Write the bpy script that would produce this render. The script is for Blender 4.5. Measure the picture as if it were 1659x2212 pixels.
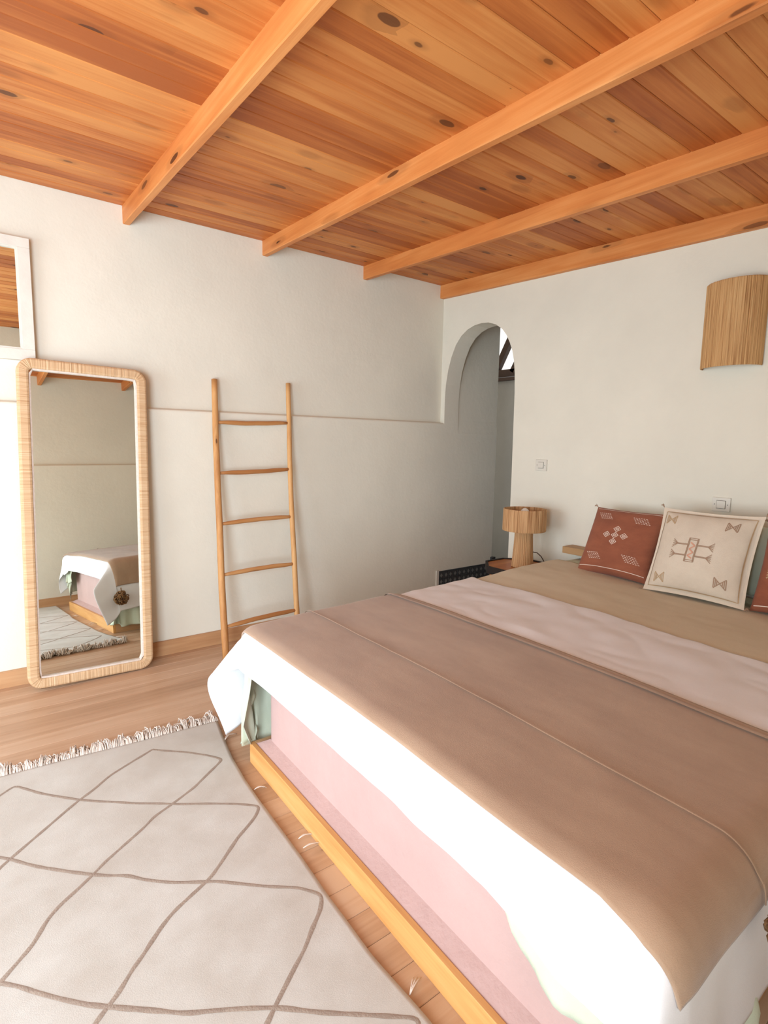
import bpy, bmesh, math, random
import numpy as np
from mathutils import Vector, Matrix, noise

for o in list(bpy.data.objects): bpy.data.objects.remove(o, do_unlink=True)
S = bpy.context.scene
COL = S.collection
random.seed(7); rng = np.random.default_rng(7)

# ------------------------------------------------------------------ camera
W, H, F = 1659, 2212, 1194.0652
YAW, PITCH, ROLL = 0.6463, -0.1233, 0.0180
CAM = np.array([-3.3914, -3.6867, 1.4])
_f = np.array([math.sin(YAW)*math.cos(PITCH), math.cos(YAW)*math.cos(PITCH), math.sin(PITCH)])
_r = np.array([math.cos(YAW), -math.sin(YAW), 0.0]); _u = np.cross(_r, _f)
CR = _r*math.cos(ROLL)+_u*math.sin(ROLL); CU = -_r*math.sin(ROLL)+_u*math.cos(ROLL)
cd = bpy.data.cameras.new('camera'); cam = bpy.data.objects.new('camera', cd); COL.objects.link(cam)
cd.sensor_fit = 'HORIZONTAL'; cd.sensor_width = 36.0; cd.lens = F/W*36.0; cd.clip_start = .02; cd.clip_end = 100
m = Matrix.Identity(4)
for i in range(3):
    m[i][0], m[i][1], m[i][2], m[i][3] = CR[i], CU[i], -_f[i], CAM[i]
cam.matrix_world = m; S.camera = cam

# ------------------------------------------------------------------ world, daylight, exposure
S.view_settings.view_transform = 'Standard'; S.view_settings.look = 'None'
S.view_settings.gamma = 1.0; S.view_settings.use_curve_mapping = False
S.view_settings.exposure = 0.08
wd = bpy.data.worlds.new('daylight'); S.world = wd; wd.use_nodes = True
bg = wd.node_tree.nodes['Background']; bg.inputs[0].default_value = (1, .985, .95, 1); bg.inputs[1].default_value = 1.2
XD = -5.6      # window wall
YC = -3.86     # wall behind the camera
WY0, WY1, WZ0, WZ1 = -0.50, -2.60, 0.10, 2.00     # glazed opening in the window wall
CX0, CX1, CZ0, CZ1 = -5.40, -3.95, 0.20, 1.95     # second opening, in the wall behind the camera
def daylight(name, loc, rot, sx, sy, energy):
    ld = bpy.data.lights.new(name, 'AREA'); ld.shape = 'RECTANGLE'; ld.size = sx; ld.size_y = sy; ld.energy = energy; ld.color = (.80, .985, 1.15)
    lo = bpy.data.objects.new(name, ld); COL.objects.link(lo); lo.location = loc; lo.rotation_euler = rot
daylight('window_daylight', (XD+.015, (WY0+WY1)/2, (WZ0+WZ1)/2), (math.radians(90), 0, math.radians(-90)), WY0-WY1-.1, WZ1-WZ0-.1, 66)
daylight('window_daylight', ((CX0+CX1)/2, YC+.07, (CZ0+CZ1)/2), (math.radians(90), 0, 0), CX1-CX0-.1, CZ1-CZ0-.1, 124)

# ------------------------------------------------------------------ pixel -> place helpers
def ray(px, py): return _f+CR*(px-W/2)/F-CU*(py-H/2)/F
def on(px, py, ax, val):
    d = ray(px, py); i = 'xyz'.index(ax); return CAM+d*((val-CAM[i])/d[i])
def lean(px, py, y0, k):          # on the leaning plane y = y0 + k z
    d = ray(px, py); return CAM+d*((y0+k*CAM[2]-CAM[1])/(d[1]-k*d[2]))

# ------------------------------------------------------------------ materials
def lin(c):
    c = [v/255 for v in c]
    return tuple(v/12.92 if v <= .04045 else ((v+.055)/1.055)**2.4 for v in c)+(1,)
class NT:
    def __init__(s, name, rough=.7):
        s.m = bpy.data.materials.new(name); s.m.use_nodes = True; s.t = s.m.node_tree
        s.b = s.t.nodes['Principled BSDF']; s.b.inputs['Roughness'].default_value = rough
        s.b.inputs['Specular IOR Level'].default_value = .3
    def n(s, typ, **k):
        x = s.t.nodes.new('ShaderNode'+typ)
        for a, v in k.items(): setattr(x, a, v)
        return x
    def L(s, a, b): s.t.links.new(a, b)
    def val(s, inp, v):
        if hasattr(v, 'is_linked') or hasattr(v, 'links'): s.L(v, inp)
        else: inp.default_value = v
    def math(s, op, a, b=0.0, c=0.0, clamp=False):
        x = s.n('Math', operation=op, use_clamp=clamp)
        for i, v in enumerate((a, b, c)): s.val(x.inputs[i], v)
        return x.outputs[0]
    def noise(s, vec, scale, detail=3, rough=.55, dist=0):
        x = s.n('TexNoise'); s.L(vec, x.inputs['Vector']); x.inputs['Scale'].default_value = scale
        x.inputs['Detail'].default_value = detail; x.inputs['Roughness'].default_value = rough; x.inputs['Distortion'].default_value = dist
        return x.outputs[0]
    def mapp(s, vec, sc, loc=(0, 0, 0)):
        x = s.n('Mapping'); s.L(vec, x.inputs['Vector']); x.inputs['Scale'].default_value = sc; x.inputs['Location'].default_value = loc
        return x.outputs[0]
    def ramp(s, fac, stops):
        x = s.n('ValToRGB'); s.L(fac, x.inputs[0]); e = x.color_ramp.elements
        while len(e) < len(stops): e.new(.5)
        for i, (p, c) in enumerate(stops): e[i].position = p; e[i].color = c if len(c) == 4 else lin(c)
        return x.outputs[0]
    def mix(s, fac, a, b, typ='MIX'):
        x = s.n('Mix', data_type='RGBA', blend_type=typ)
        s.val(x.inputs[0], fac); s.val(x.inputs[6], a); s.val(x.inputs[7], b)
        return x.outputs[2]
    def bump(s, h, strength, dist=.01):
        x = s.n('Bump'); x.inputs['Strength'].default_value = strength; x.inputs['Distance'].default_value = dist
        s.L(h, x.inputs['Height']); s.L(x.outputs[0], s.b.inputs['Normal'])
    def color(s, c): s.val(s.b.inputs['Base Color'], c)
    def obj(s): return s.n('TexCoord').outputs['Object']
def plain(name, c, rough=.6, **k):
    t = NT(name, rough); t.color(lin(c))
    for a, v in k.items(): t.b.inputs[a].default_value = v
    return t.m
def plaster(name, c, var=.05, bump=.25, scale=1.0):
    t = NT(name, .85); o = t.obj()
    a = t.noise(o, 2.2*scale, 4); f = t.ramp(a, [(.3, tuple(v*(1-var) for v in c)), (.7, c)])
    t.color(f); big = t.noise(o, 5*scale, 5, .6); fine = t.noise(o, 60*scale, 3)
    t.bump(t.math('ADD', big, t.math('MULTIPLY', fine, .12)), bump, .03)
    return t.m
def wood(name, dark, mid, light, knots=1.0, axis='x', rough=.5, kscale=(2.6, 7.0), vary=.5, flat=False):
    t = NT(name, rough); o = t.obj(); info = t.n('ObjectInfo')
    add = t.n('VectorMath', operation='ADD'); t.L(o, add.inputs[0])
    cmb = t.n('CombineXYZ')
    for i, k in enumerate((37.0, 11.0, 23.0)): t.L(t.math('MULTIPLY', info.outputs['Random'], k), cmb.inputs[i])
    t.L(cmb.outputs[0], add.inputs[1]); p = add.outputs[0]
    ar = {'x': (0, 1, 2), 'y': (1, 0, 2), 'z': (2, 0, 1)}[axis]
    def sc(al, ac):
        v = [ac]*3; v[ar[0]] = al; return tuple(v)
    warp = t.noise(t.mapp(p, sc(1.5, 9)), 1.0, 3)
    g = t.noise(t.mapp(p, sc(.9, 24)), 1.0, 4, .5, 1.2)
    fine = t.noise(t.mapp(p, sc(3.5, 190)), 1.0, 2)
    v = t.math('ADD', t.math('MULTIPLY', g, .42), t.math('ADD', t.math('MULTIPLY', fine, .10), t.math('MULTIPLY', warp, .50)))
    v = t.math('ADD', v, t.math('MULTIPLY', t.math('SUBTRACT', info.outputs['Random'], .5), vary*.38))
    col = t.ramp(v, [(.32, dark), (.5, mid), (.68, light)])
    if knots > 0:
        vo = t.n('TexVoronoi', feature='F1'); vo.inputs['Scale'].default_value = 1.0; vo.inputs['Randomness'].default_value = 1.0
        wv = t.n('VectorMath', operation='ADD'); ks = list(sc(kscale[0], kscale[1])); ks[2] = 0.0 if flat else ks[2]; t.L(t.mapp(p, tuple(ks)), wv.inputs[0])
        nz = t.n('TexNoise'); t.L(p, nz.inputs['Vector']); nz.inputs['Scale'].default_value = 28
        nv = t.n('VectorMath', operation='SCALE'); t.L(nz.outputs['Color'], nv.inputs[0]); nv.inputs['Scale'].default_value = .05
        t.L(nv.outputs[0], wv.inputs[1]); t.L(wv.outputs[0], vo.inputs['Vector'])
        sep = t.n('SeparateColor'); t.L(vo.outputs['Color'], sep.inputs[0])
        rad = t.math('MULTIPLY', t.math('SUBTRACT', sep.outputs[0], 1.0-.80*min(knots, 1.2)), .27)
        core = t.math('MULTIPLY', t.math('SUBTRACT', rad, vo.outputs['Distance']), 38, clamp=True)
        halo = t.math('MULTIPLY', t.math('SUBTRACT', t.math('MULTIPLY', rad, 2.3), vo.outputs['Distance']), 8, clamp=True)
        col = t.mix(t.math('MULTIPLY', halo, .3), col, lin(tuple(c*.72 for c in dark)))
        col = t.mix(t.math('MULTIPLY', core, t.math('ADD', .62, t.math('MULTIPLY', sep.outputs[1], .38))), col, lin((84, 44, 22)))
    t.color(col); t.bump(fine, .08, .004)
    return t.m
def cloth(name, c, c2=None, scale=7, weave=260, bump=.12, sheen=.1, rough=.9, stretch=(1, 1, 1)):
    t = NT(name, rough); o = t.obj(); c2 = c2 or tuple(v*.93 for v in c)
    n = t.noise(t.mapp(o, stretch), scale, 5, .62); f = t.noise(o, weave, 2)
    t.color(t.mix(t.math('MULTIPLY', f, .18), t.ramp(n, [(.33, c2), (.67, c)]), lin(tuple(v*.8 for v in c))))
    t.b.inputs['Sheen Weight'].default_value = sheen
    t.bump(t.math('ADD', f, t.math('MULTIPLY', t.noise(o, 22, 3), .6)), bump, .006)
    return t.m
def raffia(name, dark, mid, light, mode):
    t = NT(name, .7)
    if mode == 'uv':
        p = t.mapp(t.n('TexCoord').outputs['UV'], (1, 1, 1)); a = (90, 1.2, 1); b = (420, 3, 1); c = (16, .3, 1)
    else:
        sp = t.n('SeparateXYZ'); t.L(t.obj(), sp.inputs[0])
        ang = t.math('ARCTAN2', sp.outputs[1], sp.outputs[0]); cb = t.n('CombineXYZ')
        t.L(ang, cb.inputs[0]); t.L(sp.outputs[2], cb.inputs[1]); p = cb.outputs[0]; a = (22, 2.5, 1); b = (75, 3.5, 1); c = (6, 1.5, 1)
    n1 = t.noise(t.mapp(p, a), 1, 3); n2 = t.noise(t.mapp(p, b), 1, 2); n3 = t.noise(t.mapp(p, c), 1, 2)
    v = t.math('ADD', t.math('MULTIPLY', n1, .45), t.math('ADD', t.math('MULTIPLY', n2, .38), t.math('MULTIPLY', n3, .17)))
    t.color(t.ramp(v, [(.39, dark), (.5, mid), (.62, light)])); t.bump(v, .5, .004)
    return t.m

M = {}
M['plaster'] = plaster('white_plaster', (234, 228, 212), .03, .16)
M['shaded_grey_plaster'] = plaster('shaded_grey_plaster', (150, 146, 138), .06, .2)  # passage end wall: plaster greyed darker, the stairwell's shade put into its colour
M['pink'] = plaster('pink_plaster', (196, 163, 156), .05, .3, 1.6)
M['ceil_wood'] = wood('ceiling_pine', (166, 88, 38), (196, 116, 56), (214, 142, 78), 1.0, kscale=(4.4, 8.5), vary=.8, flat=True)
M['beam_wood'] = wood('beam_pine', (194, 112, 56), (212, 134, 72), (226, 156, 94), .95, axis='y', kscale=(2.8, 13.0), vary=.2)
M['floor_wood'] = wood('floor_pine', (172, 136, 106), (190, 154, 124), (202, 170, 142), .6, kscale=(3.0, 10.0), vary=.7, rough=.38, flat=True)
M['base_wood'] = wood('skirting_pine', (180, 132, 92), (198, 152, 110), (210, 170, 130), .4, rough=.45)
M['base_wood_y'] = wood('plinth_pine', (192, 132, 74), (214, 158, 96), (226, 182, 122), .4, axis='y', rough=.42)
M['ladder_wood'] = wood('peeled_branch', (172, 112, 62), (204, 150, 94), (216, 168, 112), .6, axis='z', kscale=(4.0, 16.0), rough=.55)
M['rung_wood'] = wood('peeled_rung', (158, 100, 56), (186, 128, 76), (202, 150, 98), .5, axis='x', kscale=(5.0, 16.0), rough=.55)
M['table_wood'] = wood('table_wood', (120, 66, 26), (176, 104, 42), (196, 126, 60), .4, rough=.4)
M['head_wood'] = wood('shelf_wood', (150, 110, 70), (176, 136, 92), (192, 154, 110), .2, axis='y')
M['dark_wood'] = plain('dark_frame', (66, 48, 38), .5)
M['white_cloth'] = cloth('white_cotton', (236, 234, 236), (232, 229, 231), weave=400, bump=.08)
M['green_cloth'] = cloth('sage_cotton', (206, 210, 188), (196, 202, 178), weave=400, bump=.1)
M['khaki'] = cloth('khaki_cotton', (220, 206, 180), (210, 194, 166), weave=300, bump=.14, stretch=(1, .35, 1))
M['brown'] = cloth('camel_wool', (180, 150, 124), (164, 133, 108), scale=5, weave=480, bump=.2, sheen=.3, stretch=(1.6, .5, 1))
M['rust'] = cloth('rust_cactus_silk', (158, 94, 68), (140, 82, 60), weave=240, bump=.2, stretch=(.4, 1, 2.5))
M['cream'] = cloth('cream_cactus_silk', (226, 212, 192), (216, 200, 180), weave=240, bump=.2)
M['thread_white'] = plain('white_thread', (236, 216, 200), .8)
M['thread_tan'] = plain('tan_thread', (190, 160, 124), .8)
M['thread_brown'] = plain('brown_thread', (166, 136, 112), .8)
M['thread_pink'] = plain('pink_thread', (214, 160, 134), .8)
M['tassel'] = cloth('tassel_wool', (150, 112, 72), (112, 78, 46), scale=40, weave=200, bump=.4)
M['rug'] = cloth('rug_wool', (200, 196, 188), (184, 176, 165), scale=4.5, weave=420, bump=.13, sheen=.15)
M['rug_line'] = cloth('rug_line_wool', (160, 143, 128), (146, 128, 114), scale=30, weave=190, bump=.3)
M['fringe'] = cloth('fringe_cotton', (226, 212, 200), (212, 194, 178), scale=60, weave=300, bump=.2)
M['raffia_frame'] = raffia('raffia_wrap', (188, 148, 108), (208, 172, 132), (220, 190, 154), 'uv')
M['raffia_lamp'] = raffia('raffia_strands', (142, 96, 58), (196, 150, 104), (216, 176, 130), 'cyl')
M['raffia_sconce'] = raffia('raffia_sconce', (150, 104, 60), (200, 154, 102), (216, 176, 124), 'cyl')
M['mirror'] = plain('mirror_glass', (232, 236, 230), .0, Metallic=1.0)
M['white_paint'] = plaster('white_paint', (228, 222, 210), .05, .1, 4)
M['plastic'] = plain('white_plastic', (222, 216, 203), .35)
M['plastic_gap'] = plain('grey_gap', (120, 116, 108), .6)
M['bulb'] = plain('frosted_bulb', (238, 232, 222), .3)
M['cable'] = plain('brown_cable', (74, 56, 40), .5)
M['metal'] = plain('brass_bracket', (160, 130, 92), .4)
M['tile'] = plain('charcoal_tile', (62, 64, 66), .35)
M['tile_diamond'] = plain('grey_glaze', (118, 120, 118), .35)
M['dark'] = plain('table_edge', (40, 32, 28), .6)
t = NT('window_glass', .0)
tr = t.n('BsdfTransparent'); gl = t.n('BsdfGlossy'); gl.inputs['Roughness'].default_value = 0; mx = t.n('MixShader'); mx.inputs[0].default_value = .05
t.L(tr.outputs[0], mx.inputs[1]); t.L(gl.outputs[0], mx.inputs[2]); t.L(mx.outputs[0], t.t.nodes['Material Output'].inputs[0])
M['glass'] = t.m

# ------------------------------------------------------------------ mesh helpers
def link(name, me, mat, parent=None, smooth=False):
    if mat is not None:
        for mm in (mat if isinstance(mat, (list, tuple)) else [mat]): me.materials.append(M[mm])
    o = bpy.data.objects.new(name, me); COL.objects.link(o)
    if smooth:
        me.polygons.foreach_set('use_smooth', [True]*len(me.polygons))
    if parent is not None:
        o.parent = parent
        o.matrix_parent_inverse = Matrix.Translation(-Vector(parent.location))
    return o
def obj(name, verts, faces, mat, parent=None, smooth=False, uv=None, mats=None):
    me = bpy.data.meshes.new(name); me.from_pydata([tuple(map(float, v)) for v in verts], [], [tuple(map(int, f)) for f in faces])
    if uv is not None:
        l = me.uv_layers.new(name='UVMap')
        for lp in me.loops: l.data[lp.index].uv = uv[lp.vertex_index]
    me.update(); o = link(name, me, mat, parent, smooth)
    if mats is not None: me.polygons.foreach_set('material_index', mats)
    return o
def tag(o, label, cat, group=None):
    o['label'] = label; o['category'] = cat
    if group: o['group'] = group
    return o
def struct(o): o['kind'] = 'structure'; return o
def empty(name, loc=(0, 0, 0)):
    o = bpy.data.objects.new(name, None); COL.objects.link(o); o.location = loc; o.empty_display_size = .1; return o
BOXF = [(0, 3, 2, 1), (4, 5, 6, 7), (0, 1, 5, 4), (1, 2, 6, 5), (2, 3, 7, 6), (3, 0, 4, 7)]
class MB:
    def __init__(s): s.v = []; s.f = []; s.m = []
    def add(s, v, f, mi=0):
        n = len(s.v); s.v += [tuple(map(float, p)) for p in v]; s.f += [tuple(int(i)+n for i in q) for q in f]; s.m += [mi]*len(f); return s
    def box(s, x0, x1, y0, y1, z0, z1, mi=0):
        return s.add([(x0, y0, z0), (x1, y0, z0), (x1, y1, z0), (x0, y1, z0), (x0, y0, z1), (x1, y0, z1), (x1, y1, z1), (x0, y1, z1)], BOXF, mi)
    def tube(s, pts, rad, n=8, mi=0):
        pts = [Vector(p) for p in pts]; k = len(pts)
        rad = [rad]*k if np.isscalar(rad) else rad
        V = []; up = None
        for i, p in enumerate(pts):
            d = (pts[min(i+1, k-1)]-pts[max(i-1, 0)]).normalized()
            if up is None: up = Vector((0, 0, 1)) if abs(d.z) < .9 else Vector((1, 0, 0))
            a = d.cross(up).normalized(); b = a.cross(d).normalized(); up = b
            V += [p+(a*math.cos(2*math.pi*j/n)+b*math.sin(2*math.pi*j/n))*rad[i] for j in range(n)]
        Fc = [(i*n+j, i*n+(j+1) % n, (i+1)*n+(j+1) % n, (i+1)*n+j) for i in range(k-1) for j in range(n)]
        Fc += [tuple(range(n-1, -1, -1)), tuple((k-1)*n+j for j in range(n))]
        return s.add(V, Fc, mi)
    def build(s, name, mat, parent=None, smooth=False, bevel=0, segs=2):
        me = bpy.data.meshes.new(name); me.from_pydata(s.v, [], s.f); me.polygons.foreach_set('material_index', s.m)
        bm = bmesh.new(); bm.from_mesh(me); bmesh.ops.recalc_face_normals(bm, faces=bm.faces)
        if bevel: bmesh.ops.bevel(bm, geom=bm.edges[:], offset=bevel, segments=segs, profile=.6, affect='EDGES')
        bm.to_mesh(me); bm.free(); me.update()
        return link(name, me, mat, parent, smooth)
def box(name, x0, x1, y0, y1, z0, z1, mat, parent=None, bevel=0):
    return MB().box(min(x0, x1), max(x0, x1), min(y0, y1), max(y0, y1), min(z0, z1), max(z0, z1)).build(name, mat, parent, bevel=bevel)
def gridf(n, m, mask=None):
    return [(i*m+j, i*m+j+1, (i+1)*m+j+1, (i+1)*m+j) for i in range(n-1) for j in range(m-1)]
def solid(o, th, off=-1):
    md = o.modifiers.new('thickness', 'SOLIDIFY'); md.thickness = th; md.offset = off; return o
def nz(x, y, z=0.0): return noise.noise(Vector((x, y, z)))

# ================================================================== THE ROOM
HC, SL = 2.7554, .0427            # ceiling height at the back wall, its fall towards the camera
def cz(y): return HC+SL*y
LED, LD = 1.588, .05              # plaster ledge height and depth
# back wall (thicker below the ledge), one profile swept along x
def ledge_wall(name, y_face, sgn, x0, x1, top):
    prof = [(0, 0)]
    pr = [(LD, 0), (LD, LED-.012), (LD-.002, LED-.005), (LD-.007, LED), (.006, LED+.002), (0, LED+.009), (0, top)]
    xs = np.linspace(x0, x1, 2); V = []; back = [(-.12, top), (-.12, 0)]
    full = pr+back
    for x in xs:
        for d, z in full: V.append((x, y_face+sgn*d, z))
    n = len(full); Fc = [(j, (j+1) % n, n+(j+1) % n, n+j) for j in range(n)]+[tuple(range(n)), tuple(range(2*n-1, n-1, -1))]
    mb = MB().add(V, Fc); return struct(mb.build(name, 'plaster'))
ledge_wall('wall_back', 0.0, -1, XD-.15, 0.0, HC+.02)
ledge_wall('wall_front', YC, 1, CX1, 0.0, cz(YC)+.02)
mb = MB(); tz = cz(YC)+.02
mb.box(XD-.15, CX0, YC-.12, YC+LD, 0, tz); mb.box(CX0, CX1, YC-.12, YC+LD, 0, CZ0); mb.box(CX0, CX1, YC-.12, YC, CZ1, tz)
struct(mb.build('wall_front_corner', 'plaster'))
w3 = struct(empty('window_3', ((CX0+CX1)/2, YC-.05, CZ0)))
for a, b in ((CX0, (CX0+CX1)/2), ((CX0+CX1)/2, CX1)):
    y0, y1 = YC-.08, YC-.03
    MB().box(a, a+.05, y0, y1, CZ0, CZ1).box(b-.05, b, y0, y1, CZ0, CZ1).box(a+.05, b-.05, y0, y1, CZ0, CZ0+.06).box(a+.05, b-.05, y0, y1, CZ1-.06, CZ1).build('window_frame', 'white_paint', w3)
    box('pane', a+.05, b-.05, YC-.058, YC-.052, CZ0+.06, CZ1-.06, 'glass', w3)
# right wall with the arched doorway
AR = [(-.05, 0), (-.05, 1.80), (-.058, 1.92), (-.08, 2.04), (-.117, 2.15), (-.167, 2.245), (-.23, 2.312), (-.299, 2.352), (-.375, 2.374), (-.453, 2.380), (-.53, 2.373),
      (-.61, 2.345), (-.677, 2.300), (-.72, 2.252), (-.757, 2.19), (-.788, 2.12), (-.808, 2.04), (-.82, 1.955), (-.828, 1.80), (-.835, 1.2), (-.838, 0)]
TB = .17
mb = MB()
for x, flip in ((0.0, 0), (TB, 1)):
    V = []; Fc = []
    top = HC+.02
    mid = AR[1:-1]
    for y, z in mid: V += [(x, y, z), (x, y, top)]
    Fc += [(2*i, 2*i+1, 2*i+3, 2*i+2) for i in range(len(mid)-1)]
    k = len(V); V += [(x, 0, 0), (x, 0, top), (x, -.05, 0), (x, YC-.1, 0), (x, YC-.1, top), (x, -.838, 0)]
    Fc += [(k, k+1, 1, 0, k+2), (2*(len(mid)-1), 2*(len(mid)-1)+1, k+4, k+3, k+5)]
    mb.add(V, Fc)
n = len(AR)
mb.add([(0, y, z) for y, z in AR]+[(TB, y, z) for y, z in AR], [(i, i+1, n+i+1, n+i) for i in range(n-1)])
wr = struct(mb.build('wall_right', 'plaster'))
# window wall, left of the camera
mb = MB()
mb.box(XD-.15, XD, YC, WY1, 0, HC+.02); mb.box(XD-.15, XD, WY0, .0, 0, HC+.02)
mb.box(XD-.15, XD, WY1, WY0, WZ1, HC+.02); mb.box(XD-.15, XD, WY1, WY0, 0, WZ0)
struct(mb.build('wall_left', 'plaster'))
w1 = struct(empty('window_1', (XD-.07, (WY0+WY1)/2, WZ0)))
ys = np.linspace(WY1, WY0, 4)
for a, b in zip(ys[:-1], ys[1:]):
    mb = MB(); x0, x1 = XD-.1, XD-.05
    mb.box(x0, x1, a, a+.05, WZ0, WZ1).box(x0, x1, b-.05, b, WZ0, WZ1).box(x0, x1, a+.05, b-.05, WZ0, WZ0+.06).box(x0, x1, a+.05, b-.05, WZ1-.06, WZ1)
    mb.build('window_frame', 'white_paint', w1)
    box('pane', XD-.078, XD-.072, a+.05, b-.05, WZ0+.06, WZ1-.06, 'glass', w1)
struct(box('ground_1', XD-6, XD-.15, YC-6, 3, -.1, -.05, 'white_paint')); struct(box('ground_2', XD-.15, 1, YC-6, YC-.12, -.1, -.05, 'white_paint'))
# floor and its boards
fl = struct(box('floor', XD-.15, .75, YC-.12, .12, -.06, -.022, 'base_wood'))
PWF = .1065
def plank_mesh(name, L, wdt, th, ch, mat):
    # a board along x, chamfered long edges on its visible (+z) side
    pr = [(-wdt/2, -th), (wdt/2, -th), (wdt/2, -ch), (wdt/2-ch, 0), (-wdt/2+ch, 0), (-wdt/2, -ch)]
    V = [(x, y, z) for x in (0, L) for y, z in pr]; n = 6
    Fc = [(j, (j+1) % n, n+(j+1) % n, n+j) for j in range(n)]+[tuple(range(n)), tuple(range(2*n-1, n-1, -1))]
    me = bpy.data.meshes.new(name); me.from_pydata(V, [], Fc)
    bm = bmesh.new(); bm.from_mesh(me); bmesh.ops.recalc_face_normals(bm, faces=bm.faces); bm.to_mesh(me); bm.free()
    me.materials.append(M[mat]); return me
fm = plank_mesh('floor_board', -XD+.72, PWF-.0012, .02, .0016, 'floor_wood')
y0 = -1.554+PWF*14.5
for i in range(39):
    y = y0-PWF*(i+.5)+PWF*.0
    if y > .05 or y < YC-.05: continue
    o = bpy.data.objects.new('floor_board', fm); COL.objects.link(o); o.parent = fl; o.location = (XD, y, 0)
# ceiling boards and beams
ce = struct(MB().add([(XD-.15, .12, cz(.12)+.03), (.75, .12, cz(.12)+.03), (.75, YC-.12, cz(YC-.12)+.03), (XD-.15, YC-.12, cz(YC-.12)+.03),
     (XD-.15, .12, cz(.12)+.09), (.75, .12, cz(.12)+.09), (.75, YC-.12, cz(YC-.12)+.09), (XD-.15, YC-.12, cz(YC-.12)+.09)], BOXF).build('ceiling', 'ceil_wood'))
PWC = .0977
cm = plank_mesh('ceiling_board', -XD+.02, PWC-.0012, .018, .0036, 'ceil_wood')
ang = math.atan(SL)
for i in range(41):
    y = -PWC*(i+.5)
    o = bpy.data.objects.new('ceiling_board', cm); COL.objects.link(o); o.parent = ce
    o.rotation_euler = (math.pi+ang, 0, 0); o.location = (XD, y, cz(y)+.0006*((i*7) % 3))
BH, BW = .099, .040
for k, x in enumerate((-3.425, -2.5755, -1.6915, -.852, -.0442)):
    zb = [2.6563, 2.6563, 2.6612, 2.658, 2.6489][k]; w = BW if k < 4 else .0442
    V = []; ny = 22
    for j in range(ny):
        y = YC*j/(ny-1); dz = SL*y
        jx = 0.0015*nz(y*1.3, k*7.1) if k < 4 else 0; jz = .0025*nz(y*2.1, k*3.3+50)
        b = .004
        V += [(x+jx, y, HC+dz+.004), (x+jx, y, zb+dz+jz+b), (x+jx+b, y, zb+dz+jz), (x+jx+w-b, y, zb+dz+jz), (x+jx+w, y, zb+dz+jz+b), (x+jx+w, y, HC+dz+.004)]
    Fc = [(i*6+j, i*6+j+1, i*6+j+7, i*6+j+6) for i in range(ny-1) for j in range(5)]+[(0, 5, 4, 3, 2, 1), tuple((ny-1)*6+j for j in range(6))]
    mb = MB().add([(vx-x, vy, vz) for vx, vy, vz in V], Fc); o = mb.build('beam', 'beam_wood', None); o.location = (x, 0, 0); o.parent = ce
# skirting boards
struct(box('baseboard_back', XD, -.05, -LD, -LD-.018, 0, .096, 'base_wood', bevel=.002))
struct(box('baseboard_front', CX1, 0, YC+LD, YC+LD+.018, 0, .096, 'base_wood', bevel=.002))
# passage behind the arch
struct(MB().add([(x, y, z) for x in (TB, .69) for y, z in ((-.05, 0), (-.05, 1.50), (-.041, 1.62), (-.041, 3.6), (.05, 3.6), (.05, 0))],
    [(0, 1, 7, 6), (1, 2, 8, 7), (2, 3, 9, 8), (3, 4, 10, 9), (4, 5, 11, 10), (5, 0, 6, 11), (5, 4, 3, 2, 1, 0), (6, 7, 8, 9, 10, 11)]).build('wall_passage', 'plaster'))
XW = 1.75
def wp(px, py): p = on(px, py, 'x', XW); return p[1], p[2]
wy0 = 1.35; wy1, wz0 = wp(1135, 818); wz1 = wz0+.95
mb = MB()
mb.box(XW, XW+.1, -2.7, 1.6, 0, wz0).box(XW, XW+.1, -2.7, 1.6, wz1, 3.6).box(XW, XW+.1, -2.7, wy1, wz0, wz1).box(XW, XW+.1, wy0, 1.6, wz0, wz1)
struct(mb.build('wall_passage_end', 'shaded_grey_plaster'))
struct(box('wall_passage_side', TB, XW, -2.7, -2.6, 0, 3.6, 'plaster'))
struct(box('wall_passage_stair', .60, XW, 1.5, 1.6, 0, 3.6, 'plaster'))
struct(box('ceiling_passage', TB, XW+.1, -2.7, 1.6, 3.5, 3.6, 'plaster'))
struct(box('floor_passage', .70, XW, -2.7, 1.6, -.06, -.002, 'tile'))
w2 = struct(empty('window_2', (XW, (wy0+wy1)/2, wz0)))
box('sill', XW-.05, XW+.02, wy1, wy0, wz0-.004, wz0+.03, 'dark_wood', w2)
box('window_frame', XW, XW+.06, wy1, wy0, wz0+.045, wz0+.13, 'dark_wood', w2)
def bar(pa, pb, hw):
    (ya, za), (yb, zb) = wp(*pa), wp(*pb); p0 = np.array((XW+.02, ya, za)); p1 = np.array((XW+.02, yb, zb)); p1 = p0+(p1-p0)*1.35; d = (p1-p0)/np.linalg.norm(p1-p0); q = np.array((0, d[2], -d[1]))*hw
    MB().add([tuple(p+sg*q+np.array((a, 0, 0))) for p in (p0, p1) for sg in (-1, 1) for a in (-.02, .04)], [(0, 1, 3, 2), (4, 6, 7, 5), (0, 4, 5, 1), (2, 3, 7, 6), (0, 2, 6, 4), (1, 5, 7, 3)]).build('glazing_bar', 'dark_wood', w2)
bar((1070, 800), (1097, 739), .036); bar((1104, 803), (1116, 778), .028)
box('pane', XW+.045, XW+.049, wy1, wy0, wz0+.03, wz1, 'glass', w2)
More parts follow.
